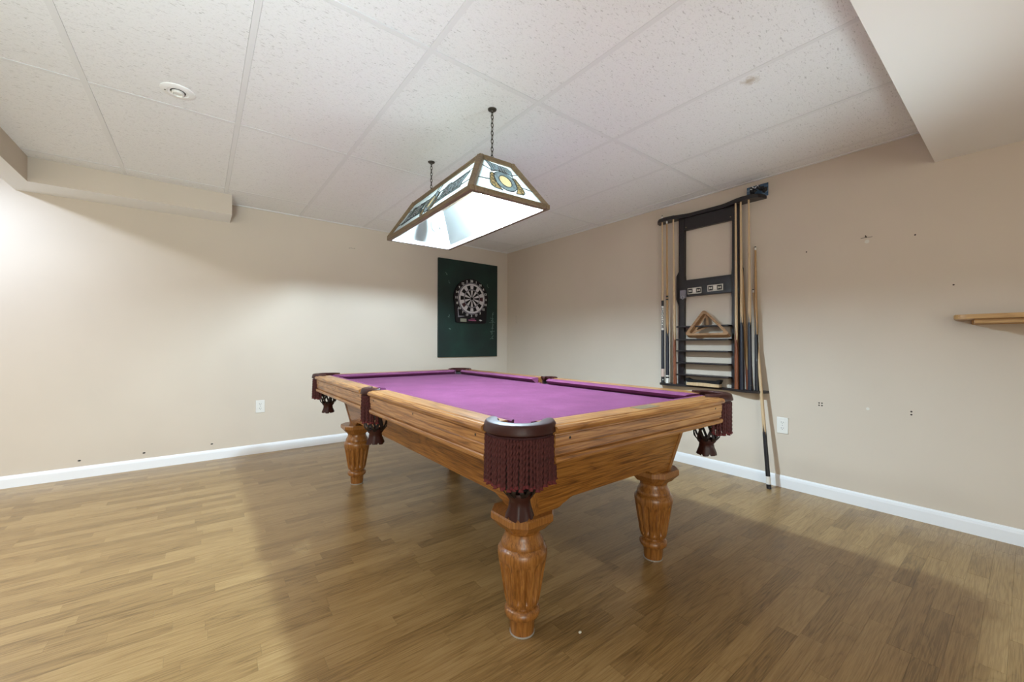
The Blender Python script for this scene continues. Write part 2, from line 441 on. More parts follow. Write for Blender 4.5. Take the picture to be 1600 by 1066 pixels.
# bulkheads: two-tone boxes, beige sides and white undersides
def soffit(x0, x1, y0, y1, z0, sides):
    bm = box(B(), x0, x1, y0, y1, z0, ZC + .025)
    bm.normal_update()
    for f in bm.faces: f.material_index = 1 if f.normal.z < -.5 else 0
    return obj('soffit', bm, [sides, 'soffit_white'], ceiling)
soffit(-1.045, .21, 4.15, YL, 2.118, 'wall_beige')
soffit(-1.045, -.925, YB, 4.15, 2.118, 'wall_beige')
soffit(.0 - 1.0, XR, -.75, .343, 2.09, 'soffit_white')

# nail holes, anchors and scuffs on the walls
def mark_r(name, y, z, r, mat, sx=1.0): 
    bm = B(); vs = [(XR - .0002, y + r * sx * math.cos(t * PI / 5), z + r * math.sin(t * PI / 5)) for t in range(10)]
    prism(bm, vs, (-.0008, 0, 0)); return obj(name, bm, mat, wall_right)
def mark_l(name, x, z, r, mat, sx=1.0):
    bm = B(); vs = [(x + r * sx * math.cos(t * PI / 5), YL - .0002, z + r * math.sin(t * PI / 5)) for t in range(10)]
    prism(bm, vs, (0, -.0008, 0)); return obj(name, bm, mat, wall_left)
for y, z in ((.964, 1.683), (.423, 1.688), (.268, 1.374)): mark_r('nail_hole', y, z, .0045, 'hole')
for y, z in ((.888, .636), (.872, .636), (.888, .620), (.872, .620), (.436, .637), (.436, .619)): mark_r('anchor_hole', y, z, .005, 'hole')
mark_r('anchor_hole', .452, .636, .004, 'wall_beige')
mark_r('spackle_patch', .634, .629, .009, 'patch'); mark_r('spackle_patch', .641, 1.692, .012, 'patch')
obj('picture_nail', tube(B(), [(XR, .645, 1.722), (XR - .02, .645, 1.726)], .003, 6), 'hole', wall_right)
obj('scratch', box(B(), XR - .0008, XR - .0001, .615, .672, 1.7165, 1.719), 'hole', wall_right)
for x, z in ((-.725, .131), (-.36, .131), (.084, .138)): mark_l('nail_hole', x, z, .006, 'slot_dark', 1.6)
for k in range(4): mark_l('scuff', 1.25 + .017 * k, 2.045 + .004 * (k % 2), .005, 'hole', .5)

# ------------------------------------------------------------------ pool table
TC = Vector((1.3275, 2.085, 0)); HX, HY_, ZT = .6725, 1.255, .795
table = tag(empty('pool_table', TC), 'oak pool table with purple cloth and fringed leather pockets', 'pool table')
PC = {}                                             # pocket centres, table frame
for sx in (-1, 1):
    for sy in (-1, 1): PC[(sx, sy)] = (sx * (HX - .105), sy * (HY_ - .110))
    PC[(sx, 0)] = (sx * (HX - .066), 0)
RC, RS = .1, .075                                  # where the rails stop
rail_prof = [(.100, .757), (.100, .7945), (.024, .7955), (.019, .7922), (.010, .7925), (.002, .787), (0, .780), (.004, .7725), (.012, .770), (.0165, .769), (.0165, .765),
             (.0135, .7635), (.0145, .7335), (.0185, .7315), (.0165, .7285), (.0165, .7085), (.0215, .706), (.0215, .7025), (.0115, .7015), (.0095, .6975), (.0095, .6905), (.0125, .6835), (.019, .681), (.100, .681)]
cush_prof = [(.100, .7945), (.110, .7958), (.141, .7895), (.1485, .7835), (.144, .778), (.118, .757), (.100, .757)]
def along(side, o, t, z):                           # side: ('x',sx) long side, ('y',sy) end
    k, s = side
    return (s * (HX - o), t, z) if k == 'x' else (t, s * (HY_ - o), z)
def rail(side, t0, t1, mat):
    bm = B(); loft(bm, [[along(side, o, t, z) for o, z in rail_prof] for t in (t0, t1)])
    return obj('rail', bm, mat, table, smooth=22)
def cushion(side, t0, t1, c0, c1):                  # c: jaw cut per metre of depth
    bm = B(); secs = []
    for t, c in ((t0, c0), (t1, c1)): secs.append([along(side, o, t + c * (o - .1), z) for o, z in cush_prof])
    loft(bm, secs); return obj('cushion', bm, 'cloth', table, smooth=60)
for sx in (-1, 1):
    for sy in (-1, 1):
        lo, hi = RS * .93, HY_ - .110 - .055
        a_, b_ = (lo, hi) if sy > 0 else (-hi, -lo)
        r_ = rail(('x', sx), a_, b_, 'rail_oak_y')
        for t in (a_ + .05, b_ - .05) + (() if sx > 0 else ((a_ + b_) / 2,)):
            bm = B(); prism(bm, [along(('x', sx), .0147, t + .0045 * math.cos(k * PI / 4), .752 + .0045 * math.sin(k * PI / 4)) for k in range(8)], (sx * .0012, 0, 0))
            obj('bolt_hole', bm, 'slot_dark', r_)
        c_lo, c_hi = .060, HY_ - .110 + .005
        if sy > 0: cushion(('x', sx), c_lo, c_hi - .04, .3, -1.0)
        else: cushion(('x', sx), -(c_hi - .04), -c_lo, 1.0, -.3)
for sy in (-1, 1):
    hi = HX - .105 - .055
    r_ = rail(('y', sy), -hi, hi, 'rail_oak_x')
    for t in (-hi + .06, hi - .06):
        bm = B(); prism(bm, [along(('y', sy), .0147, t + .0045 * math.cos(k * PI / 4), .752 + .0045 * math.sin(k * PI / 4)) for k in range(8)], (0, sy * .0012, 0)); obj('bolt_hole', bm, 'slot_dark', r_)
    cushion(('y', sy), -(HX - .105 - .035), HX - .105 - .035, 1.0, -1.0)
    if sy < 0: obj('name_plate', box(B(), -.06, .06, -HY_ + .035, -HY_ + .085, .7950, .7965, .0005), 'plate_metal', r_)
# corner blocks that close the apron behind each corner pocket
# bed with rounded notches at the six pockets
def bed():
    bx, by = HX - .1, HY_ - .1; pts = []
    def arc(c, r, a0, a1, n=10):
        return [(c[0] + r * math.cos(a0 + (a1 - a0) * i / n), c[1] + r * math.sin(a0 + (a1 - a0) * i / n)) for i in range(n + 1)]
    d = math.radians
    rc = .064
    pts += arc(PC[(-1, -1)], rc, d(100), d(-10)); pts += arc(PC[(1, -1)], rc, d(190), d(80))
    pts += arc((PC[(1, 0)][0], 0), .058, d(-95), d(-265)); pts += arc(PC[(1, 1)], rc, d(-80), d(-190))
    pts += arc(PC[(-1, 1)], rc, d(10), d(-100)); pts += arc((PC[(-1, 0)][0], 0), .058, d(85), d(-85))
    bm = B(); prism(bm, [(x, y, .732) for x, y in pts], (0, 0, .0255)); return bm
o = obj('cloth_bed', bed(), 'cloth', table)
bm = B(); box(bm, -HX + .16, HX - .16, -HY_ + .16, HY_ - .16, .69, .731); obj('slate', bm, 'slot_dark', table)
# cabinet: four tapering boards with scalloped lower edges and corner posts
CX0, CY0, CX1, CY1, ZB, ZTOP, ZM = .4425, 1.045, .4975, 1.100, .44, .69, .470
def cab_pt(kx, ky, z):
    f = (z - ZB) / (ZTOP - ZB); return Vector((kx * (CX0 + (CX1 - CX0) * f), ky * (CY0 + (CY1 - CY0) * f), z))
def board(side, s):
    half = CX0 if side == 'y' else CY0
    inset = .022
    prof = [(0, ZB), (.11, ZB), (.125, ZB + .004), (.14, ZB + .013), (.152, ZB + .016), (.168, ZM - .006), (.185, ZM)]
    us = [(-half + inset + p, z) for p, z in prof] + [(half - inset - p, z) for p, z in prof[::-1]]
    bm = B(); front_b, front_t = [], []
    def place(u, z, depth):
        f = (z - ZB) / (ZTOP - ZB)
        k = 1 + ((CX1 / CX0 if side == 'y' else CY1 / CY0) - 1) * f
        if side == 'y': return Vector((u * k, s * (CY0 + (CY1 - CY0) * f - depth), z))
        return Vector((s * (CX0 + (CX1 - CX0) * f - depth), u * k, z))
    poly = [(u, z) for u, z in us] + [(half - inset, ZTOP), (-half + inset, ZTOP)]
    hexa(bm, [place(u, z, .004) for u, z in poly], [place(u, z, .026) for u, z in poly])
    return obj('cabinet_board', bm, 'oak_x' if side == 'y' else 'oak_y', table)
for s in (-1, 1): board('y', s); board('x', s)
for sx in (-1, 1):
    for sy in (-1, 1):
        secs = []
        for z in (ZB, ZTOP):
            p = cab_pt(sx, sy, z); w_, c_ = .040, .016
            secs.append([p + Vector(q) for q in ((-sx * c_, 0, 0), (-sx * w_, 0, 0), (-sx * w_, -sy * .03, 0), (-sx * .03, -sy * w_, 0), (0, -sy * w_, 0), (0, -sy * c_, 0))])
        obj('corner_post', loft(B(), secs), 'leg_oak', table)
# legs
leg_prof = [(.0425, .006), (.044, .03), (.046, .058), (.050, .064), (.060, .068), (.064, .078), (.0635, .088), (.057, .097), (.049, .101), (.0485, .106),
            (.058, .112), (.061, .120), (.0635, .130), (.086, .268), (.0875, .276), (.089, .290), (.0885, .302), (.084, .310), (.076, .318),
            (.077, .324), (.074, .334), (.066, .348), (.0625, .358), (.062, .366), (.066, .372), (.068, .376), (.072, .380)]
def flute(r, z, t, k):
    if .125 < z < .272:
        f = (t * 14 / (2 * PI)) % 1.0; d = max(0, 1 - abs(f - .5) / .27)
        e = min(1, (z - .125) / .012, (.272 - z) / .012); return r - .0105 * math.sqrt(d) * max(0, e)
    return r
prof = leg_prof[:12] + [(.0625, .126)] + [(.0635 + (.0225) * (i / 8), .130 + .138 * i / 8) for i in range(9)] + leg_prof[14:]
bm = lathe(B(), prof, 168, fn=flute); leg_me = None
def octagon(s, c, z): return [(s, -s + c, z), (s, s - c, z), (s - c, s, z), (-s + c, s, z), (-s, s - c, z), (-s, -s + c, z), (-s + c, -s, z), (s - c, -s, z)]
first = None
for sx in (-1, 1):
    for sy in (-1, 1):
        loc = (sx * .4095, sy * .966, 0)
        if first is None:
            first = obj('leg', bm, 'leg_oak', table, smooth=35); first.location = loc; lg = first
            b2 = loft(B(), [octagon(.070, .026, .380), octagon(.080, .034, .392), octagon(.095, .042, .408), octagon(.100, .044, .414), octagon(.100, .044, .434), octagon(.097, .043, .440)])
            cap_me = obj('leg_cap', b2, 'leg_oak', lg).data
            lv = obj('leveler_disc', lathe(B(), [(.043, 0), (.045, .001), (.045, .005), (.041, .006)], 32), 'leveler', lg).data
        else:
            lg = link_copy('leg', first.data, table, loc, (0, 0, 0)); link_copy('leg_cap', cap_me, lg); link_copy('leveler_disc', lv, lg)
# pockets ------------------------------------------------------------
def collar_mesh(R, span, top, h, wdt, flat):
    """horseshoe of moulded leather, open towards -X"""
    bm = B(); secs = []; n = 36
    sec = [(-wdt, -.004), (-wdt + .004, 0), (.001, 0), (.006, -.0025), (.009, -.008), (.0105, -.016), (.013, -.024), (.0125, -.029), (.007, -.0315), (.0015, -h), (-.006, -h - .002), (-.010, -h), (-wdt + .004, -h * .75)]
    for i in range(n + 1):
        t = -span + 2 * span * i / n; e = abs(t) / span
        k = 1 - max(0, (e - .86) / .14) * .55
        secs.append([((R + u * k) * math.cos(t), (R + u * k) * math.sin(t), top + v * k) for u, v in sec])
    loft(bm, secs); return bm
def cord_mesh(L, r):
    bm = B(); secs = []; n = 64; m = 10
    for i in range(n + 1):
        z = -L * i / n; ph = 2 * PI * z / .036; s = []
        fray = 1.0 + (.35 * ((i - n + 3) / 3) if i > n - 3 else 0)
        for k in range(m):
            t = 2 * PI * k / m; rr = r * fray * (.46 + .54 * abs(math.cos(t - ph)))
            s.append((rr * math.cos(t), rr * math.sin(t), z))
        secs.append(s)
    loft(bm, secs)
    for f in bm.faces:
        if f.calc_center_median().z < -L * .94: f.material_index = 1
    return bm
def net_mesh(r, z0, z1, n=8, turns=.75):
    bm = B()
    def rad(f): return r * (1.0 + .10 * math.sin(PI * min(1, f * 1.05)) - .40 * max(0, (f - .84) / .16) ** 1.6)
    for d in (-1, 1):
        for k in range(n):
            secs = []
            for i in range(15):
                f = i / 14; t = 2 * PI * k / n + d * turns * f * PI * .5; z = z0 + (z1 - z0) * f; rr = rad(f) + (.0012 if d > 0 else 0)
                rad_v = Vector((math.cos(t), math.sin(t), 0)); tan = Vector((-math.sin(t), math.cos(t), 0)); c = Vector((rr * math.cos(t), rr * math.sin(t), z))
                hw = .0062
                secs.append([c - tan * hw - rad_v * .001, c + tan * hw - rad_v * .001, c + tan * hw + rad_v * .001, c - tan * hw + rad_v * .001])
            loft(bm, secs)
    return bm, rad(1.0)
def drop_mesh(r0, z0, z1, flare):
    bm = B(); n = 48; secs = []
    prof = [(r0 * 1.15, z0 + .012), (r0 * 1.2, z0), (r0 * .92, z0 - .012), (r0 * .98, z0 - .03), (flare, z1)]
    outer = []
    for (r, z) in prof:
        ring = []
        for i in range(n):
            t = 2 * PI * i / n; rr = r * (1 + (.05 * math.cos(6 * t + .4) if z < z0 - .02 else 0)); zz = z + ((.009 if i % 6 == 0 else -.002 * math.cos(3 * t)) if z == z1 else 0)
            ring.append((rr * math.cos(t), rr * math.sin(t), zz))
        outer.append(ring)
    inner = [[(x * .93, y * .93, z) for x, y, z in ring] for ring in outer[::-1]]
    loft(bm, outer + inner, True, False)
    bmesh.ops.recalc_face_normals(bm, faces=bm.faces)
    return bm
cord_me = bpy.data.meshes.new('fringe_cord'); bm = cord_mesh(.140, .0062); 
for f in bm.faces: f.smooth = True
bm.to_mesh(cord_me); bm.free(); cord_me.materials.append(M['fringe']); cord_me.materials.append(M['fringe_tip'])
protos = {}
for (sx, sy), c in PC.items():
    corner = sy != 0
    ang = math.atan2(sy, sx) if corner else (0 if sx > 0 else PI)
    R, span = (.098, math.radians(112)) if corner else (.062, math.radians(92))
    key = corner
    if key not in protos:
        pk = obj('pocket', collar_mesh(R, span, .806 if corner else .803, .036 if corner else .034, .034 if corner else .026, 0), 'leather', table, smooth=45)
        fb = B(); secs = []
        fs_ = math.radians(98) if corner else math.radians(84); Rf = R - .001
        for i in range(31):
            t = -fs_ + 2 * fs_ * i / 30; wv = .0008 * (i % 2)
            secs.append([((Rf + wv + q) * math.cos(t), (Rf + wv + q) * math.sin(t), z) for q, z in ((.002, .772), (.004, .768), (.004, .752), (-.002, .752), (-.002, .772))])
        loft(fb, secs); band = obj('fringe_band', fb, 'fringe_band', pk)
        nm, rend = net_mesh(.054, .748, .576); net = obj('pocket_net', nm, 'net_leather', pk)
        dr = obj('net_drop', drop_mesh(.034, .578, .514, .044), 'leather', pk, smooth=60)
        fb = B(); secs = []
        for i in range(21):
            t = -fs_ * .96 + 2 * fs_ * .96 * i / 20
            secs.append([((Rf - q) * math.cos(t), (Rf - q) * math.sin(t), z) for q, z in ((.004, .772), (.004, .650), (.006, .640 + .012 * (i % 2)), (.008, .650), (.007, .772))])
        loft(fb, secs); sh_ = obj('pocket_shield', fb, 'net_leather', pk)
        protos[key] = (pk.data, band.data, net.data, dr.data, sh_.data, fs_, Rf)
    else:
        pm = protos[key]; pk = link_copy('pocket', pm[0], table)
        for nme, me in zip(('fringe_band', 'pocket_net', 'net_drop', 'pocket_shield'), pm[1:5]): link_copy(nme, me, pk)
    pk.location = (c[0], c[1], 0); pk.rotation_euler = (0, 0, ang)
    fs_, Rf = protos[key][5:]
    N = 38 if corner else 19
    for i in range(N):
        t = -fs_ * .97 + 2 * fs_ * .97 * i / (N - 1)
        q = Rf + .003 + random.uniform(-.0015, .0015)
        o = link_copy('fringe_cord', cord_me, pk, (q * math.cos(t), q * math.sin(t), .766), (random.uniform(-.03, .03), random.uniform(-.05, .01), t + random.uniform(-1, 1)))
        o.scale = (1, 1, random.uniform(.94, 1.03))

# ------------------------------------------------------------------ hanging lamp
LB, LT = (.2435, .578), (.112, .445)               # half sizes below and above
LH = .255
lamp = tag(empty('billiard_lamp', (1.2435, 2.152, 1.745), (0, 0, math.radians(-2))), 'stained glass billiard lamp hanging on two chains above the purple table', 'hanging lamp')
def bar(bm, p, q, wdt, hgt, up):                    # rectangular bar
    p, q = Vector(p), Vector(q); d = (q - p).normalized(); s = d.cross(Vector(up)).normalized(); u = s.cross(d).normalized()
    return hexa(bm, [p + s * i * wdt / 2 + u * j * hgt / 2 for i, j in ((-1, -1), (1, -1), (1, 1), (-1, 1))], [q + s * i * wdt / 2 + u * j * hgt / 2 for i, j in ((-1, -1), (1, -1), (1, 1), (-1, 1))])
def lc(sx, sy, top, ins=0.0):
    h = LT if top else LB; return Vector((sx * (h[0] - ins), sy * (h[1] - ins), LH if top else 0))
fw = .026
for s in (-1, 1):
    for top in (False, True):
        z = LH - fw / 2 if top else fw / 2
        h = LT if top else LB
        bm = B(); box(bm, s * (h[0] - fw / 2) - fw / 2, s * (h[0] - fw / 2) + fw / 2, -h[1], h[1], z - fw / 2, z + fw / 2, .004); obj('frame_bar', bm, 'lamp_wood', lamp)
        bm = B(); box(bm, -h[0] + fw, h[0] - fw, s * (h[1] - fw / 2) - fw / 2, s * (h[1] - fw / 2) + fw / 2, z - fw / 2, z + fw / 2, .004); obj('frame_bar', bm, 'lamp_wood', lamp)
    for s2 in (-1, 1):
        bm = B(); bar(bm, lc(s, s2, False, fw / 2) + Vector((0, 0, fw * .6)), lc(s, s2, True, fw / 2) - Vector((0, 0, fw * .4)), .030, .026, (s, s2, .6))
        obj('corner_bar', bm, 'lamp_wood', lamp)
for s in (-1, 1):
    x0 = s * (LB[0] - fw); bm = B(); box(bm, min(x0, x0 - s * .0015), max(x0, x0 - s * .0015), -LB[1] + fw, LB[1] - fw, 0, fw); obj('rim_lining', bm, 'liner_white', lamp)
    y0 = s * (LB[1] - fw); bm = B(); box(bm, -LB[0] + fw, LB[0] - fw, min(y0, y0 - s * .0015), max(y0, y0 - s * .0015), 0, fw); obj('rim_lining', bm, 'liner_white', lamp)
    for s2 in (-1, 1):
        bm = B(); p_, q_ = lc(s, s2, False, fw / 2 + .017) + Vector((0, 0, fw * .6)), lc(s, s2, True, fw / 2 + .017) - Vector((0, 0, fw * .5)); bar(bm, p_, q_, .034, .002, (s, s2, .6)); obj('corner_lining', bm, 'liner_white', lamp)
obj('top_panel', box(B(), -LT[0] + fw, LT[0] - fw, -LT[1] + fw, LT[1] - fw, LH - .014, LH - .006), 'liner_white', lamp)
# panels: frame of each glass: origin at the middle of its lower edge, u to the viewer's right, v up the slope
def panel(side, s):
    if side == 'x':
        p0 = Vector((s * (LB[0] - .012), 0, .02)); p1 = Vector((s * (LT[0] - .012), 0, LH - .016)); u = Vector((0, s, 0)); w0, w1 = LB[1] - .02, LT[1] - .02
    else:
        p0 = Vector((0, s * (LB[1] - .012), .02)); p1 = Vector((0, s * (LT[1] - .012), LH - .016)); u = Vector((-s, 0, 0)); w0, w1 = LB[0] - .02, LT[0] - .02
    v = (p1 - p0); hv = v.length; v = v / hv; n = u.cross(v).normalized()
    if n.dot(Vector((s if side == 'x' else 0, s if side == 'y' else 0, .3))) < 0: n = -n
    def at(a_, b_, d=0.0): return p0 + u * a_ + v * b_ + n * d
    bm = B(); pts = [at(-w0, 0), at(w0, 0), at(w1, hv), at(-w1, hv)]
    prism(bm, pts, n * -.004); gp = obj('glass_panel', bm, 'opal_glass', lamp)
    def slab(name, poly, mat, d0=.0006, d1=.0022):
        bm = B(); hexa(bm, [at(x, y, d0) for x, y in poly], [at(x, y, d1) for x, y in poly]); return obj(name, bm, mat, gp)
    def line(pts, wd, bm, d0=.0006, d1=.0034):
        for (x0, y0), (x1, y1) in zip(pts[:-1], pts[1:]):
            L = math.hypot(x1 - x0, y1 - y0)
            if L < 1e-6: continue
            nx, ny = -(y1 - y0) / L * wd / 2, (x1 - x0) / L * wd / 2; ex_, ey_ = (x1 - x0) / L * wd * .3, (y1 - y0) / L * wd * .3
            poly = [(x0 + nx - ex_, y0 + ny - ey_), (x0 - nx - ex_, y0 - ny - ey_), (x1 - nx + ex_, y1 - ny + ey_), (x1 + nx + ex_, y1 + ny + ey_)]
            hexa(bm, [at(x, y, d0) for x, y in poly], [at(x, y, d1) for x, y in poly])
    def ell(cx_, cy_, rx, ry, n_=28): return [(cx_ + rx * math.cos(2 * PI * i / n_), cy_ + ry * math.sin(2 * PI * i / n_)) for i in range(n_)]
    # blackletter strokes drawn with a slanted broad nib
    GL = {'L': [[(.15, 1), (.2, .15), (.62, .05), (.72, .22)], [(.2, .15), (.05, .0)], [(.0, .85), (.15, 1), (.32, .92)]],
          'i': [[(.1, .62), (.16, .55), (.16, .12), (.26, .03)], [(.13, .85), (.17, .80)]],
          't': [[(.16, .9), (.16, .12), (.28, .03)], [(.02, .62), (.34, .62)]],
          'e': [[(.04, .33), (.34, .42), (.30, .58), (.14, .62), (.06, .5), (.06, .15), (.2, .03), (.36, .13)]],
          'B': [[(.12, 1), (.12, .06)], [(.0, .9), (.12, 1), (.42, .98), (.5, .8), (.2, .55), (.55, .42), (.56, .12), (.3, .0), (.06, .05)]],
          'r': [[(.06, .62), (.14, .52), (.14, .05)], [(.14, .48), (.3, .64), (.4, .54)]]}
    def word(txt, x, y, size, slope, outline, fill):
        adv = {'L': .8, 'i': .36, 't': .42, 'e': .46, 'B': .72, 'r': .46}
        for wd, d1, mat, nme in ((outline, .0040, 'came', 'letter_outline'), (fill, .0048, 'glass_pale', 'letter')):
            px_ = x
            for ch in txt:
                bm = B()
                for st in GL[ch]:
                    pts = [(px_ + a_ * size, y + b_ * size + slope * (px_ + a_ * size - x)) for a_, b_ in st]
                    for (x0, y0), (x1, y1) in zip(pts[:-1], pts[1:]):
                        k = wd * .35
                        hexa(bm, [at(q[0], q[1], .0030) for q in ((x0 - wd, y0 - k), (x0 + wd, y0 + k), (x1 + wd, y1 + k), (x1 - wd, y1 - k))] if abs((x1 - x0) * k - (y1 - y0) * wd) > 1e-7 else [at(q[0], q[1], .0030) for q in ((x0 - wd, y0 - wd * .5), (x0 - wd, y0 + wd * .5), (x1 + wd, y1 + wd * .5), (x1 + wd, y1 - wd * .5))],
                             [at(q[0], q[1], d1) for q in ((x0 - wd, y0 - k), (x0 + wd, y0 + k), (x1 + wd, y1 + k), (x1 - wd, y1 - k))] if abs((x1 - x0) * k - (y1 - y0) * wd) > 1e-7 else [at(q[0], q[1], d1) for q in ((x0 - wd, y0 - wd * .5), (x0 - wd, y0 + wd * .5), (x1 + wd, y1 + wd * .5), (x1 + wd, y1 - wd * .5))])
                obj(nme, bm, mat, gp); px_ += adv[ch] * size
    big = side == 'x'
    cy_ = hv * (.45 if big else .42); rx, ry = (.060, .080) if big else (.068, .070)
    # wreath, oval ring, cream centre
    for sg in (-1, 1):
        wr = [(sg * rx * .92, cy_ + ry * .72), (sg * rx * 1.22, cy_ + ry * .45), (sg * rx * 1.42, cy_ - ry * .1), (sg * rx * 1.55, cy_ - ry * .62), (sg * rx * 1.28, cy_ - ry * 1.02), (sg * rx * .62, cy_ - ry * 1.08), (sg * rx * .9, cy_ - ry * .6)]
        slab('wreath_glass', wr if sg < 0 else wr[::-1], 'glass_green')
        bm = B(); line(wr + wr[:1], .0028, bm)
        for q in range(4):
            e = ell(sg * rx * (1.0 + .11 * q), cy_ + ry * (.5 - .42 * q), rx * .2, ry * .16, 9); line(e + e[:1], .0022, bm)
        obj('wreath_lead', bm, 'came', gp)
    bm = B(); e0, e1 = ell(0, cy_, rx * .55, ry * .60), ell(0, cy_, rx, ry)
    for q in range(28):
        k = (q + 1) % 28; poly = [e0[q], e1[q], e1[k], e0[k]]; hexa(bm, [at(x, y, .0008) for x, y in poly], [at(x, y, .0028) for x, y in poly])
    obj('oval_ring', bm, 'glass_blue', gp); slab('oval_centre', e0, 'glass_gold', .0006, .0022)
    bm = B(); e = ell(0, cy_, rx, ry); line(e + e[:1], .004, bm); e = ell(0, cy_, rx * .55, ry * .60); line(e + e[:1], .0032, bm, .0006, .0042); obj('oval_lead', bm, 'came', gp)
    bm = B()
    def edge(yv): return w0 + (w1 - w0) * yv / hv
    if big:
        for sg in (-1, 1):
            line([(sg * rx * 1.4, cy_ - ry * .35), (sg * edge(cy_ - .035), cy_ - .035)], .0032, bm); line([(sg * rx * 1.1, cy_ + ry * .62), (sg * edge(cy_ + .068), cy_ + .068)], .0032, bm)
            line([(sg * .02, cy_ + ry), (sg * .02, hv)], .0032, bm)
        obj('lead_line', bm, 'came', gp)
        for sg, txt in ((-1, 'Lite'), (1, 'Beer')):
            x0 = -.395 if sg < 0 else .105; W_ = .29
            ban = [(x0 - .02, cy_ - .052), (x0 + W_ * .5, cy_ - .045), (x0 + W_, cy_ - .050), (x0 + W_ - .015, cy_ - .005), (x0 + W_ + .015, cy_ + .052), (x0 + W_ * .55, cy_ + .048), (x0 + .02, cy_ + .060), (x0 + .012, cy_ + .0)]
            slab('banner_glass', ban, 'glass_dark' if sg < 0 else 'glass_blue'); bm = B(); line(ban + ban[:1], .0034, bm); obj('banner_lead', bm, 'came', gp)
            word(txt, x0 + .035, cy_ - .038, .108, 0, .0115, .0062)
    else:
        for sg in (-1, 1):
            line([(sg * rx * 1.45, cy_ - ry * .2), (sg * edge(cy_ - .022), cy_ - .022)], .0032, bm); line([(sg * rx * .8, cy_ + ry * .9), (sg * edge(cy_ + .092), cy_ + .092)], .0032, bm)
        obj('lead_line', bm, 'came', gp)
        y0 = cy_ + ry * .98
        ban = [(-.078, y0 + .066), (-.060, y0 + .020), (-.066, y0 - .010), (-.02, y0 + .008), (.03, y0 + .006), (.066, y0 - .012), (.070, y0 + .032), (.050, y0 + .048), (0, y0 + .050), (-.045, y0 + .056)]
        slab('banner_glass', ban, 'glass_blue', .001, .0026); bm = B(); line(ban + ban[:1], .0034, bm); obj('banner_lead', bm, 'came', gp)
        word('Lite', -.052, y0 + .005, .050, 0, .0062, .0034)
for s in (-1, 1): panel('x', s); panel('y', s)
# two bulbs hanging from the top board: the near one lit, the far one out
for yy, lit in ((-.335, True), (.285, False)):
    hd = obj('bulb_holder', lathe(B(), [(.018, LH - .016), (.018, .20), (.022, .195), (.022, .165), (.015, .160)], 16, (-.012, yy, 0)), 'liner_white', lamp, smooth=40)
    bl = obj('bulb', lathe(B(), [(.013, .166), (.017, .148), (.028, .118), (.0335, .088), (.031, .060), (.020, .040), (.004, .033)], 20, (-.012, yy, 0)), 'bulb' if lit else 'bulb_off', hd, smooth=60)
obj('pull_chain', tube(B(), [(-.06, .12, LH - .016), (-.062, .12, .06), (-.062, .12, .02)], [.0014, .0014, .0014], 6), 'chain_metal', lamp)
obj('pull_knob', lathe(B(), [(.002, .024), (.006, .018), (.007, .010), (.003, .004)], 10, (-.062, .12, 0)), 'chain_metal', lamp)
def torus_link(bm, c, ax, lx, r):
    pts = []
    for i in range(14):
        t = 2 * PI * i / 14; pts.append(Vector(c) + Vector(ax) * (.0062 * math.cos(t)) + Vector((0, 0, 1)) * (lx * math.sin(t)))
    secs = []
    n = len(pts)
    for i in range(n + 1):
        p = pts[i % n]; d = (pts[(i + 1) % n] - pts[(i - 1) % n]).normalized(); u = Vector(ax).cross(Vector((0, 0, 1))); v = d.cross(u)
        secs.append([p + u * r * math.cos(2 * PI * k / 6) + v * r * math.sin(2 * PI * k / 6) for k in range(6)])
    loft(bm, secs, True, False)
for yy in (-.385, .385):
    bm = B(); z = LH - .004; k = 0
    while z < .540 - .01:
        torus_link(bm, (0, yy, z + .011), (1, 0, 0) if k % 2 else (0, 1, 0), .0135, .0022); z += .0215; k += 1
    ch = obj('chain', bm, 'chain_metal', lamp)
    obj('ceiling_hook', lathe(B(), [(.006, .522), (.010, .53), (.022, .535), (.024, .540)], 16, (0, yy, 0)), 'chain_metal', lamp)

# ------------------------------------------------------------------ cue rack on the right wall
XF = 3.315
rack = tag(empty('cue_rack', (XR, 1.65, .68)), 'dark wooden wall cue rack with ledges and two score counters', 'cue rack')
RO = (XR, 1.65, .68)
def wavy(z0, z1, y0, y1):                           # serpentine shelf: deep lobes at both ends
    n = 60; front = []
    for i in range(n + 1):
        f = i / n; y_ = y1 + (y0 - y1) * f
        lobe = max(0, 1 - abs((f - .13) / .24)) if f < .5 else max(0, 1 - abs((f - .87) / .24))
        sm = lobe * lobe * (3 - 2 * lobe)
        e = min(f, 1 - f) / .05; rd = math.sqrt(max(0, 1 - (1 - min(1, e)) ** 2))
        front.append((XR - .005 - (.042 + .058 * sm) * rd, y_))
    bm = B(); prism(bm, [(x, y_, z0) for x, y_ in front] + [(XR, y0, z0), (XR, y1, z0)], (0, 0, z1 - z0))
    bmesh.ops.recalc_face_normals(bm, faces=bm.faces); return bm
obj('top_shelf', wavy(2.128, 2.150, 1.215, 2.103), 'rack_dark', rack, RO)
obj('top_moulding', wavy(2.150, 2.158, 1.222, 2.096), 'rack_dark', rack, RO)
obj('bottom_shelf', wavy(.672, .690, 1.195, 2.075), 'rack_dark', rack, RO)
def post(y0, y1, out):
    w_ = .022 * out
    ye, yi = (y1, y0) if out > 0 else (y0, y1)      # outer / inner edge
    pts = [(yi, .690), (yi, 1.405), (yi - w_ * .2, 1.44), (yi - w_ * .2, 1.59), (yi, 1.64), (yi, 2.128), (ye, 2.128), (ye, 1.67), (ye + w_, 1.63), (ye + w_, 1.43), (ye, 1.37), (ye, .690)]
    bm = B(); prism(bm, [(XF - .003, y_, z) for y_, z in pts], (.032, 0, 0)); bmesh.ops.recalc_face_normals(bm, faces=bm.faces)
    return obj('post', bm, 'rack_dark', rack, RO)
post(1.843, 1.893, 1); post(1.395, 1.447, -1)
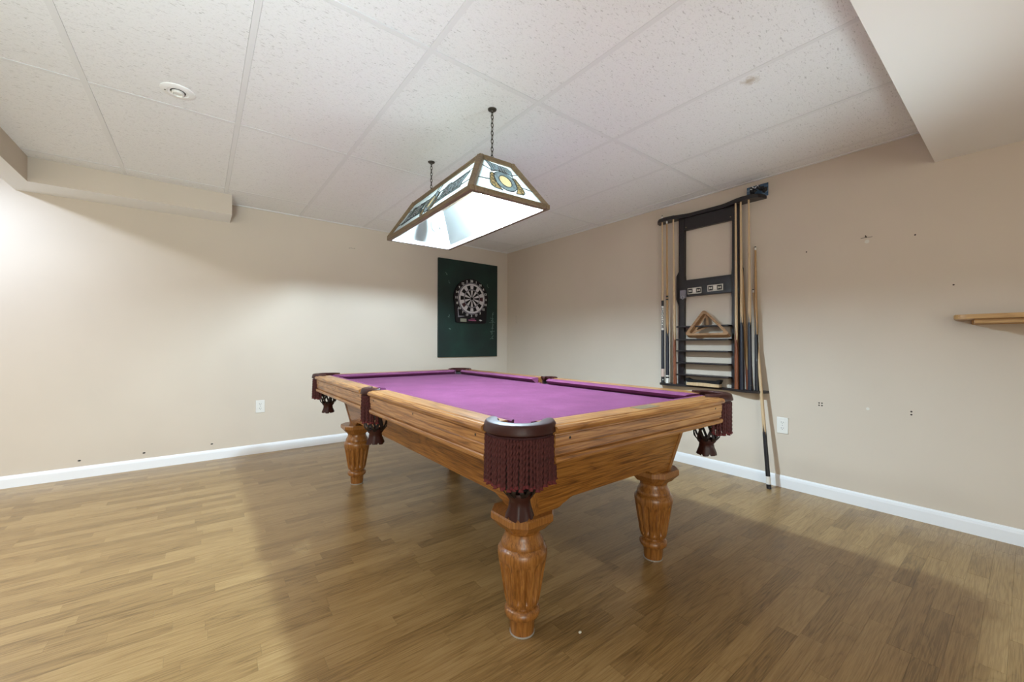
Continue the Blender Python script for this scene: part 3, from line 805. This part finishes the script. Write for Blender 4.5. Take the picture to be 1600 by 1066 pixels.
obj('top_rail', box(B(), XF, XR - .005, 1.447, 1.843, 2.02, 2.128, .001), 'rack_dark', rack, RO)
cb = obj('cross_rail', box(B(), XF - .006, XR - .005, 1.4475, 1.8425, 1.447, 1.588, .001), 'rack_dark', rack, RO)
for z in (1.184, 1.074, .978, .876, .775):
    obj('ball_ledge', box(B(), 3.238, XR - .002, 1.44, 1.872, z - .006, z + .006, .002), 'rack_dark', rack, RO)
for y0, y1, z in ((1.688, 1.808, 1.490), (1.512, 1.638, 1.496)):
    bm = B(); box(bm, XF - .009, XF - .006, y0, y1, z - .026, z + .026, .001); sp = obj('score_counter', bm, 'plate_white', rack, RO)
    yc = (y0 + y1) / 2
    for d in (-.036, .036):
        bm = B(); box(bm, XF - .0102, XF - .0088, yc + d - .019, yc + d + .019, z - .019, z + .019); obj('score_window', bm, 'ink', sp, RO)
        bm = B(); prism(bm, [(XF - .0104, yc + d + p, z + q) for p, q in ((-.012, -.010), (0, -.003), (.012, -.010), (.012, .010), (0, .003), (-.012, .010))], (-.0008, 0, 0)); obj('score_dial', bm, 'plate_white', sp, RO)
    bm = B(); box(bm, XF - .0102, XF - .0088, yc - .009, yc + .009, z - .012, z + .016); obj('score_tab', bm, 'white_band', sp, RO)
obj('chalk_holder', box(B(), XF - .030, XF - .006, 1.818, 1.868, 1.432, 1.502, .003), 'dart_grey', rack, RO)
bm = B(); pts = [(XF - .034, 1.838 + .012 * math.cos(t * PI / 7), 1.438 + .014 * math.sin(t * PI / 7)) for t in range(15)]; tube(bm, pts, .002, 6, False); obj('holder_ring', bm, 'fleck', rack, RO)
for y_, z in ((1.83, 2.045), (1.46, 2.045)): obj('screw_head', box(B(), XF - .002, XF + .001, y_ - .004, y_ + .004, z - .004, z + .004, .001), 'plate_metal', rack, RO)

# cues ------------------------------------------------------------
def zig(r, z0, z1, amp, mat_name, name, parent, flip=False, seg=16):
    """sleeve whose top edge runs out in points"""
    bm = B(); r0, r1 = r
    rings = [(r0, z0), (r1, z1)]
    lo = [bm.verts.new((r0 * math.cos(2 * PI * i / seg), r0 * math.sin(2 * PI * i / seg), z0)) for i in range(seg)]
    hi = []
    for i in range(seg):
        up = [1, .5, 0, .5][i % 4]; zz = z1 + amp * up; rr = r1 - .0045 * amp * up * 1.0
        hi.append(bm.verts.new((rr * math.cos(2 * PI * i / seg), rr * math.sin(2 * PI * i / seg), zz)))
    for i in range(seg): j = (i + 1) % seg; bm.faces.new((lo[i], lo[j], hi[j], hi[i]))
    bm.faces.new(lo[::-1]); bm.faces.new(hi)
    return obj(name, bm, mat_name, parent, smooth=60)
def cue(p0, p1, label, parts, butt_r=.0148, tip_r=.0064, shaft='maple', group=None):
    """p0 butt end, p1 tip; parts: (from metre, to metre, material, points, name)"""
    p0, p1 = Vector(p0), Vector(p1); d = p1 - p0; L = d.length
    root = tag(empty('pool_cue', p0, Vector((0, 0, 1)).rotation_difference(d)), label, 'pool cue', group)
    def r(z): return butt_r + (tip_r - butt_r) * min(1, z / L) ** .9
    obj('shaft', lathe(B(), [(r(z), z) for z in [L * .002 + (L - .03) * k / 12 for k in range(13)]], 14), shaft, root, smooth=60)
    obj('ferrule', lathe(B(), [(tip_r * 1.02, L - .030), (tip_r, L - .008)], 12), 'white_band', root, smooth=60)
    obj('cue_tip', lathe(B(), [(tip_r, L - .008), (tip_r * .9, L - .002), (tip_r * .5, L)], 12), 'rubber', root, smooth=60)
    last = None
    for (z0, z1, mat, pts, nm) in parts:
        e = .0005
        if pts: last = zig((r(z0) + e, r(z1) + e), z0, z1, pts, mat, nm, root)
        else: last = obj(nm, lathe(B(), [(r(z0) + e, z0), (r(z1) + e, z1)], 14), mat, root, smooth=60)
    obj('bumper', lathe(B(), [(butt_r * .8, -.001), (butt_r * .9, .002), (butt_r * .9, .0012)], 14), 'rubber', root, smooth=60)
    return root
XC = 3.275; ZS = .691
c1 = cue((XC, 2.018, ZS), (XC, 2.031, 2.19), 'leftmost cue in the wall rack, white band with black lettering', [
    (.0, .055, 'black', 0, 'butt_cap'), (.055, .125, 'pinkish', 0, 'butt_band'), (.125, .47, 'dark_navy', 0, 'handle'), (.47, .685, 'white_band', 0, 'lettered_sleeve'), (.685, .735, 'ink', 0, 'joint_band')], group='cues in the wall rack')
# lettering on the sleeve, reading upwards
fc = bpy.data.curves.new('lettering', 'FONT'); fc.body = 'BUD LIGHT'; fc.size = .030; fc.extrude = .0006; fc.align_x = 'LEFT'; fc.align_y = 'CENTER'
fo = bpy.data.objects.new('lettering', fc); C.objects.link(fo)
bpy.context.view_layer.update()
def text_mesh(body, size, extrude=.0006, bold=0.0, ax='CENTER'):
    cu = bpy.data.curves.new('t', 'FONT'); cu.body = body; cu.size = size; cu.extrude = extrude; cu.offset = bold; cu.align_x = ax; cu.align_y = 'CENTER'; cu.resolution_u = 2
    ob = bpy.data.objects.new('t', cu); C.objects.link(ob)
    dg = bpy.context.evaluated_depsgraph_get(); me = bpy.data.meshes.new_from_object(ob.evaluated_get(dg))
    bpy.data.objects.remove(ob); bpy.data.curves.remove(cu); return me
bpy.data.objects.remove(fo); bpy.data.curves.remove(fc)
me = text_mesh('BUD LIGHT', .034, .0005, .0006, 'LEFT')
bm = B(); bm.from_mesh(me); bmesh.ops.triangulate(bm, faces=bm.faces)
for _ in range(5):
    long = [e for e in bm.edges if abs(e.verts[0].co.y - e.verts[1].co.y) > .004 or e.calc_length() > .012]
    if not long: break
    bmesh.ops.subdivide_edges(bm, edges=long, cuts=1); bmesh.ops.triangulate(bm, faces=bm.faces)
bm.to_mesh(me); bm.free()
wd = max(v.co.x for v in me.vertices) - min(v.co.x for v in me.vertices)
dirv = (EYE - Vector((XC, 2.02, 1.2))); base_ang = math.atan2(dirv.y, dirv.x)
rsl = .0128
for v in me.vertices:                               # wrap the letters round the sleeve
    zz = .488 + v.co.x / wd * .185; rr = rsl + .0004 + v.co.z * .6
    th = base_ang - (v.co.y * .72) / rsl
    v.co = Vector((rr * math.cos(th), rr * math.sin(th), zz))
me.materials.append(M['ink']); o = bpy.data.objects.new('lettering', me); C.objects.link(o); o.parent = c1
bm = B(); e = [(.0155 * math.cos(base_ang + .25 * math.cos(k * PI / 5)), .0155 * math.sin(base_ang + .25 * math.cos(k * PI / 5)), .028 + .005 * math.sin(k * PI / 5)) for k in range(10)]
hexa(bm, [Vector(p) * .97 + Vector((0, 0, .03 * p[2])) for p in e], e); obj('butt_dot', bm, 'white_band', c1)
cue((XC, 1.973, ZS), (XC, 1.986, 2.135), 'second cue from the left in the rack, dark handle and white butt end', [
    (.0, .045, 'white_band', 0, 'butt_cap'), (.045, .058, 'black', 0, 'butt_ring'), (.058, .070, 'white_band', 0, 'butt_ring'), (.070, .36, 'dark_navy', .16, 'handle'), (.735, .748, 'ink', 0, 'joint_band'), (.760, .775, 'ink', 0, 'joint_band')], shaft='maple_tan', group='cues in the wall rack')
cue((XC, 1.893 + .008, ZS), (XC, 1.925, 2.165), 'third cue from the left, beside the left post, with plain brown butt', [(.0, .30, 'butt_brown', .17, 'butt')], group='cues in the wall rack')
cue((XC, 1.392, ZS), (XC, 1.405, 2.155), 'cue with reddish brown butt touching the right post of the rack', [(.0, .28, 'butt_brown', .20, 'butt')], group='cues in the wall rack')
cue((XC, 1.352, ZS), (XC, 1.368, 2.165), 'black-butted cue just right of the reddish brown butt in the rack', [(.0, .43, 'dark_navy', .16, 'handle'), (.02, .035, 'ink', 0, 'butt_ring')], group='cues in the wall rack')
cue((XC, 1.296, ZS), (XC, 1.311, 2.165), 'rightmost full-length cue in the rack, black butt with pale rings', [(.0, .43, 'dark_navy', .16, 'handle'), (.035, .040, 'plate_metal', 0, 'butt_ring'), (.09, .094, 'plate_metal', 0, 'butt_ring'), (.30, .304, 'plate_metal', 0, 'butt_ring')], group='cues in the wall rack')
cue((XC + .035, 1.322, ZS), (XC + .05, 1.388, 1.80), 'short tan cue between the two black butts in the rack', [(.0, .10, 'butt_brown', .10, 'butt'), (.93, .96, 'black', 0, 'joint_band')], shaft='maple_tan', group='cues in the wall rack')
cue((XC + .012, 1.252, ZS), (XC + .05, 1.283, 1.778), 'short cue with white ferrule and black butt at rack\'s right end', [(.0, .22, 'black', .40, 'butt')], shaft='maple_tan', group='cues in the wall rack')
cue((3.229, 1.150, .0015), (3.338, 1.302, 1.458), 'cue standing on the floor and leaning against the right wall', [(.0, .03, 'black', 0, 'butt_cap'), (.03, .085, 'white_band', 0, 'butt_band'), (.085, .34, 'black', .12, 'handle')], tip_r=.0068)

# ball racks -----------------------------------------------------------
def ball_rack(A, Bc, Cc, depth, thick, label, mat):
    """three rounded bars round a triangle"""
    A, Bc, Cc = Vector(A), Vector(Bc), Vector(Cc); cen = (A + Bc + Cc) / 3; n = (Bc - A).cross(Cc - A).normalized()
    root = tag(empty('ball_rack', cen), label, 'ball rack')
    def inset(p, k): return cen + (p - cen) * k
    def rounded(k):
        pts = []
        P = [inset(q, k) for q in (A, Bc, Cc)]
        for i in range(3):
            p, a1, b1 = P[i], P[i - 1], P[(i + 1) % 3]
            for t in (0, .25, .5, .75, 1):
                s = .13; q0 = p + (a1 - p) * s; q1 = p + (b1 - p) * s
                pts.append(q0.lerp(p, t).lerp(p.lerp(q1, t), t))
        return pts
    side = (Bc - A).length; k_in = 1 - thick * 3.6 / side
    outer, inner = rounded(1), rounded(k_in); m = len(outer)
    for i in range(3):                              # each side is a bar; joints fall on the rounded corners
        idx = [(5 * i + 2 + j) % m for j in range(6)]
        bm = B(); secs = []
        for j in idx:
            o_, q_ = outer[j], inner[j]; secs.append([o_ - n * depth / 2, o_ + n * depth / 2, q_ + n * depth / 2, q_ - n * depth / 2])
        loft(bm, secs); obj('rack_side', bm, mat, root, cen, smooth=50)
    return root
ball_rack((3.315, 1.660, 1.318), (3.206, 1.772, 1.098), (3.206, 1.396, 1.098), .050, .016, 'brown wooden ball triangle propped on the rack ledge, facing out', 'rack_oak')
ball_rack((3.312, 1.645, 1.300), (3.322, 1.636, 1.176), (3.226, 1.735, 1.118), .045, .014, 'second ball triangle seen edge-on behind the front one', 'rack_oak')
# table brush on the bottom shelf
br = tag(empty('table_brush', (3.285, 1.655, ZS)), 'black-bristled table brush lying on the bottom shelf of the cue rack', 'brush')
bm = B(); secs = []
for i in range(15):
    f = i / 14; y_ = -.135 + .27 * f; h = .022 + .006 * math.sin(PI * f); wv = .026 + .004 * math.sin(PI * f)
    secs.append([(-wv, y_, .0), (wv, y_, .0), (wv, y_, h), (-wv, y_, h)])
loft(bm, secs); obj('brush_handle', bm, 'maple', br, smooth=50)
bm = B(); secs = []
for i in range(25):
    f = i / 24; y_ = -.145 + .29 * f; e = max(0, (abs(f - .5) - .34) / .16); h = .046 + .018 * min(1, e) - (.01 if f in (0, 1) else 0)
    secs.append([(-.022, y_ * .93, .026), (.022, y_ * .93, .026), (.028, y_, h), (-.028, y_, h)])
loft(bm, secs); obj('bristles', bm, 'bristle', br)
# printed card on the wall and dark ornament on the rack top
cd = tag(obj('picture_card', box(B(), XR - .004, XR - .0005, 1.204, 1.353, 2.150, 2.247), 'card'), 'small blue printed picture card on the wall above the cue rack', 'picture')
orn = tag(empty('ornament', (3.285, 1.262, 2.158)), 'crumpled dark ornament with silver flecks on the rack\'s top shelf end', 'ornament')
random.seed(5)
bm = B()
for k in range(16):
    c = Vector((random.uniform(-.022, .022), random.uniform(-.055, .05), 0)); c.z = .012 + max(0, .05 - abs(c.y + .005) * .75) * random.uniform(.5, 1)
    bmesh.ops.create_icosphere(bm, subdivisions=1, radius=random.uniform(.012, .020), matrix=Matrix.Translation(c) @ Matrix.Rotation(random.uniform(0, 3), 4, 'X') @ Matrix.Diagonal((1, 1.3, .8, 1)))
for v in bm.verts: v.co += Vector([random.uniform(-.003, .003) for _ in range(3)]); v.co.z = max(v.co.z, 0)
obj('dark_petals', bm, 'card_flower', orn)
bm = B()
for (y_, z, t, l) in ((.012, .050, .9, .020), (-.008, .042, -.7, .016), (.022, .036, .3, .012), (-.022, .050, .5, .012)):
    d = Vector((0, math.cos(t), math.sin(t))) * l / 2; bar(bm, Vector((-.034, y_, z)) - d, Vector((-.034, y_, z)) + d, .006, .006, (1, 0, 0))
obj('silver_fleck', bm, 'fleck', orn)

# ------------------------------------------------------------------ dartboard on its green backing board
YB0 = YL - .030
bk = tag(empty('backing_board', (2.735, YL, 1.475)), 'dark green backing board with chalk marks on the left wall', 'board')
BO = (2.735, YL, 1.475)
obj('panel', box(B(), 2.285, 3.163, YB0, YL - .002, .868, 2.083, .002), 'board', bk, BO)
bm = B()
def chalk(pts, wd=.004):
    for p, q in zip(pts[:-1], pts[1:]):
        p = Vector((p[0], YB0 - .0006, p[1])); q = Vector((q[0], YB0 - .0006, q[1]))
        if (q - p).length > 1e-4: bar(bm, p, q, wd, .0006, (0, 1, 0))
random.seed(3)
def scrib(x, z, n, wd, ht):
    pts = []
    for i in range(n): pts.append((x + random.uniform(-wd, wd), z + ht * (i / n - .5) * 2 + random.uniform(-.012, .012)))
    chalk(pts)
for x, z in ((2.40, 1.90), (2.42, 1.80), (2.42, 1.38), (2.44, 1.22), (3.0, 1.80)): scrib(x, z, 5, .022, .018)
x = 3.075
for z, n in ((1.44, 5), (1.36, 6), (1.27, 5), (1.19, 5), (1.12, 7)): scrib(x, z, n, .034, .032)
chalk([(3.085, 1.45), (3.08, 1.16)]); chalk([(3.03, 1.315), (3.13, 1.325)]); chalk([(3.045, 1.20), (3.12, 1.205)])
obj('chalk_marks', bm, 'chalk', bk, BO)
DX, DZ = 2.738, 1.610                               # bull
db = tag(empty('dartboard', (DX, YB0, DZ)), 'black and white electronic dartboard hung on the green board', 'dartboard')
DO = (DX, YB0, DZ)
pts = []
for i in range(25):
    t = math.radians(-18 + 216 * i / 24); pts.append((.252 * math.cos(t), .252 * math.sin(t)))
pts += [(-.232, -.20), (-.222, -.30), (-.20, -.312), (.20, -.312), (.222, -.30), (.232, -.20)]
bm = B(); prism(bm, [(DX + x, YB0, DZ + z) for x, z in pts], (0, -.028, 0)); bmesh.ops.recalc_face_normals(bm, faces=bm.faces); obj('body', bm, 'board_black', db, DO)
YD = YB0 - .028
def ringpoly(r0, r1, a0, a1, n=6):
    return [(r1 * math.cos(a0 + (a1 - a0) * i / n), r1 * math.sin(a0 + (a1 - a0) * i / n)) for i in range(n + 1)] + [(r0 * math.cos(a1 + (a0 - a1) * i / n), r0 * math.sin(a1 + (a0 - a1) * i / n)) for i in range(n + 1)]
def face(name, poly, d0, d1, mat):
    bm = B(); prism(bm, [(DX + x, YD - d0, DZ + z) for x, z in poly], (0, -(d1 - d0), 0)); bmesh.ops.recalc_face_normals(bm, faces=bm.faces); return obj(name, bm, mat, db, DO)
disc = [(.202 * math.cos(2 * PI * i / 48), .202 * math.sin(2 * PI * i / 48)) for i in range(48)]
face('target_rim', disc, 0, .006, 'dart_grey')
face('target_gap', [(x * .955, z * .955) for x, z in disc], .006, .0062, 'dart_black')
S20 = 2 * PI / 20
for k in range(20):
    a0 = PI / 2 - S20 / 2 - k * S20 - S20; a0 = PI / 2 - k * S20 - S20 / 2; a1 = a0 + S20; g = .012
    dark = k % 2 == 1
    # outer single bed, double ring, triple ring, inner wedge
    face('double_bed', ringpoly(.168, .188, a0 + g * .4, a1 - g * .4), .006, .009, 'dart_white')
    face('outer_bed', ringpoly(.121, .166, a0 + g, a1 - g), .006, .009, ('dart_red' if k % 8 == 5 else 'dart_black') if dark else 'dart_white')
    face('triple_bed', ringpoly(.106, .119, a0 + g, a1 - g), .006, .009, 'dart_grey' if dark else 'dart_grey')
    face('inner_bed', ringpoly(.020, .104, a0 + g * 1.2, a1 - g * 1.2), .006, .009, 'dart_black' if dark else 'dart_white')
face('bull', [(.018 * math.cos(2 * PI * i / 16), .018 * math.sin(2 * PI * i / 16)) for i in range(16)], .006, .010, 'dart_black')
for k, nmb in enumerate((20, 1, 18, 4, 13, 6, 10, 15, 2, 17, 3, 19, 7, 16, 8, 11, 14, 9, 12, 5)):
    t = PI / 2 - k * S20; me = text_mesh(str(nmb), .040, .001, .0012)
    me.materials.append(M['numeral_white']); o = bpy.data.objects.new('numeral', me); C.objects.link(o); o.parent = db
    o.location = (.222 * math.cos(t), -.0295, .222 * math.sin(t)); o.rotation_euler = (PI / 2, 0, 0)
face('display', [(-.165, -.298), (-.075, -.298), (-.075, -.258), (-.165, -.258)], 0, .002, 'lcd')
face('display_trim', [(-.197, -.245), (-.105, -.230), (-.105, -.225), (-.185, -.225), (-.197, -.13), (-.205, -.13)], 0, .002, 'dart_grey')
face('logo_strip', [(-.045, -.282), (.07, -.285), (.07, -.270), (-.045, -.268)], 0, .001, 'logo_pink')
face('logo_strip', [(-.01, -.263), (.05, -.263), (.05, -.255), (-.01, -.255)], 0, .001, 'logo_pink')
face('badge', [(.11, -.270), (.135, -.282), (.165, -.276), (.15, -.268), (.13, -.262)], 0, .001, 'numeral_white')

# ------------------------------------------------------------------ outlets, plates, ceiling disc
def outlet(loc, rz, label):
    r = tag(empty('wall_outlet', loc, (0, 0, rz)), label, 'wall outlet')      # local: plate faces -Y
    obj('cover_plate', box(B(), -.036, .036, -.006, 0, -.058, .058, .002), 'outlet_white', r)
    for z in (-.021, .021):
        f = obj('receptacle', loft(B(), [[(.0165 * math.cos(t * PI / 8), yy, z + max(-.0125, min(.0125, .0165 * math.sin(t * PI / 8)))) for t in range(16)] for yy in (-.006, -.008)]), 'outlet_white', r)
        for x_ in (-.0065, .0065): obj('slot', box(B(), x_ - .0012, x_ + .0012, -.0084, -.0076, z - .001, z + .008), 'slot_dark', f)
        obj('ground_hole', box(B(), -.0025, .0025, -.0084, -.0076, z - .009, z - .005), 'slot_dark', f)
    obj('plate_screw', lathe(B(), [(.0028, 0), (.002, .001)], 10), 'dart_grey', r).matrix_local = Matrix.Translation((0, -.006, 0)) @ Matrix.Rotation(PI / 2, 4, 'X')
    return r
outlet((.447, YL, .438), 0, 'white duplex outlet on the left wall, left of the pool table')
outlet((XR, 1.105, .447), -PI / 2, 'white duplex outlet low on the right wall beside the leaning cue')
sw = tag(empty('blank_plate', (XR, 4.226, 1.366), (0, 0, -PI / 2)), 'blank beige cover plate on the right wall near the corner', 'wall plate')
obj('cover_plate', box(B(), -.036, .036, -.006, 0, -.058, .058, .002), 'wall_beige', sw)
for z in (-.04, .04): obj('plate_screw', box(B(), -.003, .003, -.007, -.0055, z - .003, z + .003, .001), 'dart_grey', sw)
dt = tag(empty('ceiling_sensor', (-.091, 2.610, ZC + .003)), 'round white ceiling sensor on the tile left of the lamp', 'ceiling sensor')
obj('base_ring', lathe(B(), [(.070, .003), (.070, -.005), (.064, -.008), (.044, -.009), (.040, -.006), (.026, -.006)], 40), 'soffit_white', dt, smooth=30)
obj('eye', lathe(B(), [(.026, -.006), (.0255, -.017), (.021, -.020), (.019, -.014), (.006, -.012)], 28), 'outlet_white', dt, smooth=30)
obj('eye_slit', lathe(B(), [(.027, -.0062), (.029, -.0085), (.031, -.0062)], 28), 'slot_dark', dt)
obj('mount_hole', lathe(B(), [(.004, -.0078), (.004, -.0095)], 10, (-.050, .006, 0)), 'slot_dark', dt)

# ------------------------------------------------------------------ shelf at the right edge
sh = tag(empty('wall_shelf', (XR, -.2, 1.19)), 'oak wall shelf at the picture\'s right edge', 'shelf')
SO = (XR, -.2, 1.19)
bm = B(); pl = [(XR, .262), (3.20, .256), (3.165, .250), (3.145, .232), (3.140, .20), (3.140, -.9), (XR, -.9)]
prism(bm, [(x, y_, 1.170) for x, y_ in pl], (0, 0, .024)); bmesh.ops.bevel(bm, geom=bm.edges[:], offset=.003, segments=2, affect='EDGES'); obj('board', bm, 'shelf_oak', sh, SO, smooth=40)
obj('cleat', box(B(), 3.17, 3.21, -.85, .182, 1.146, 1.170, .003), 'shelf_oak', sh, SO)
obj('wall_cleat', box(B(), XR - .022, XR, -.85, .20, 1.146, 1.170, .003), 'shelf_oak', sh, SO)
bm = B(); bmesh.ops.create_icosphere(bm, subdivisions=2, radius=.0055, matrix=Matrix.Translation((1.073, .983, .004)) @ Matrix.Diagonal((1.2, .9, .7, 1)))
tag(obj('crumb', bm, 'crumb'), 'tiny white crumb on the floor right of the front table leg', 'crumb')
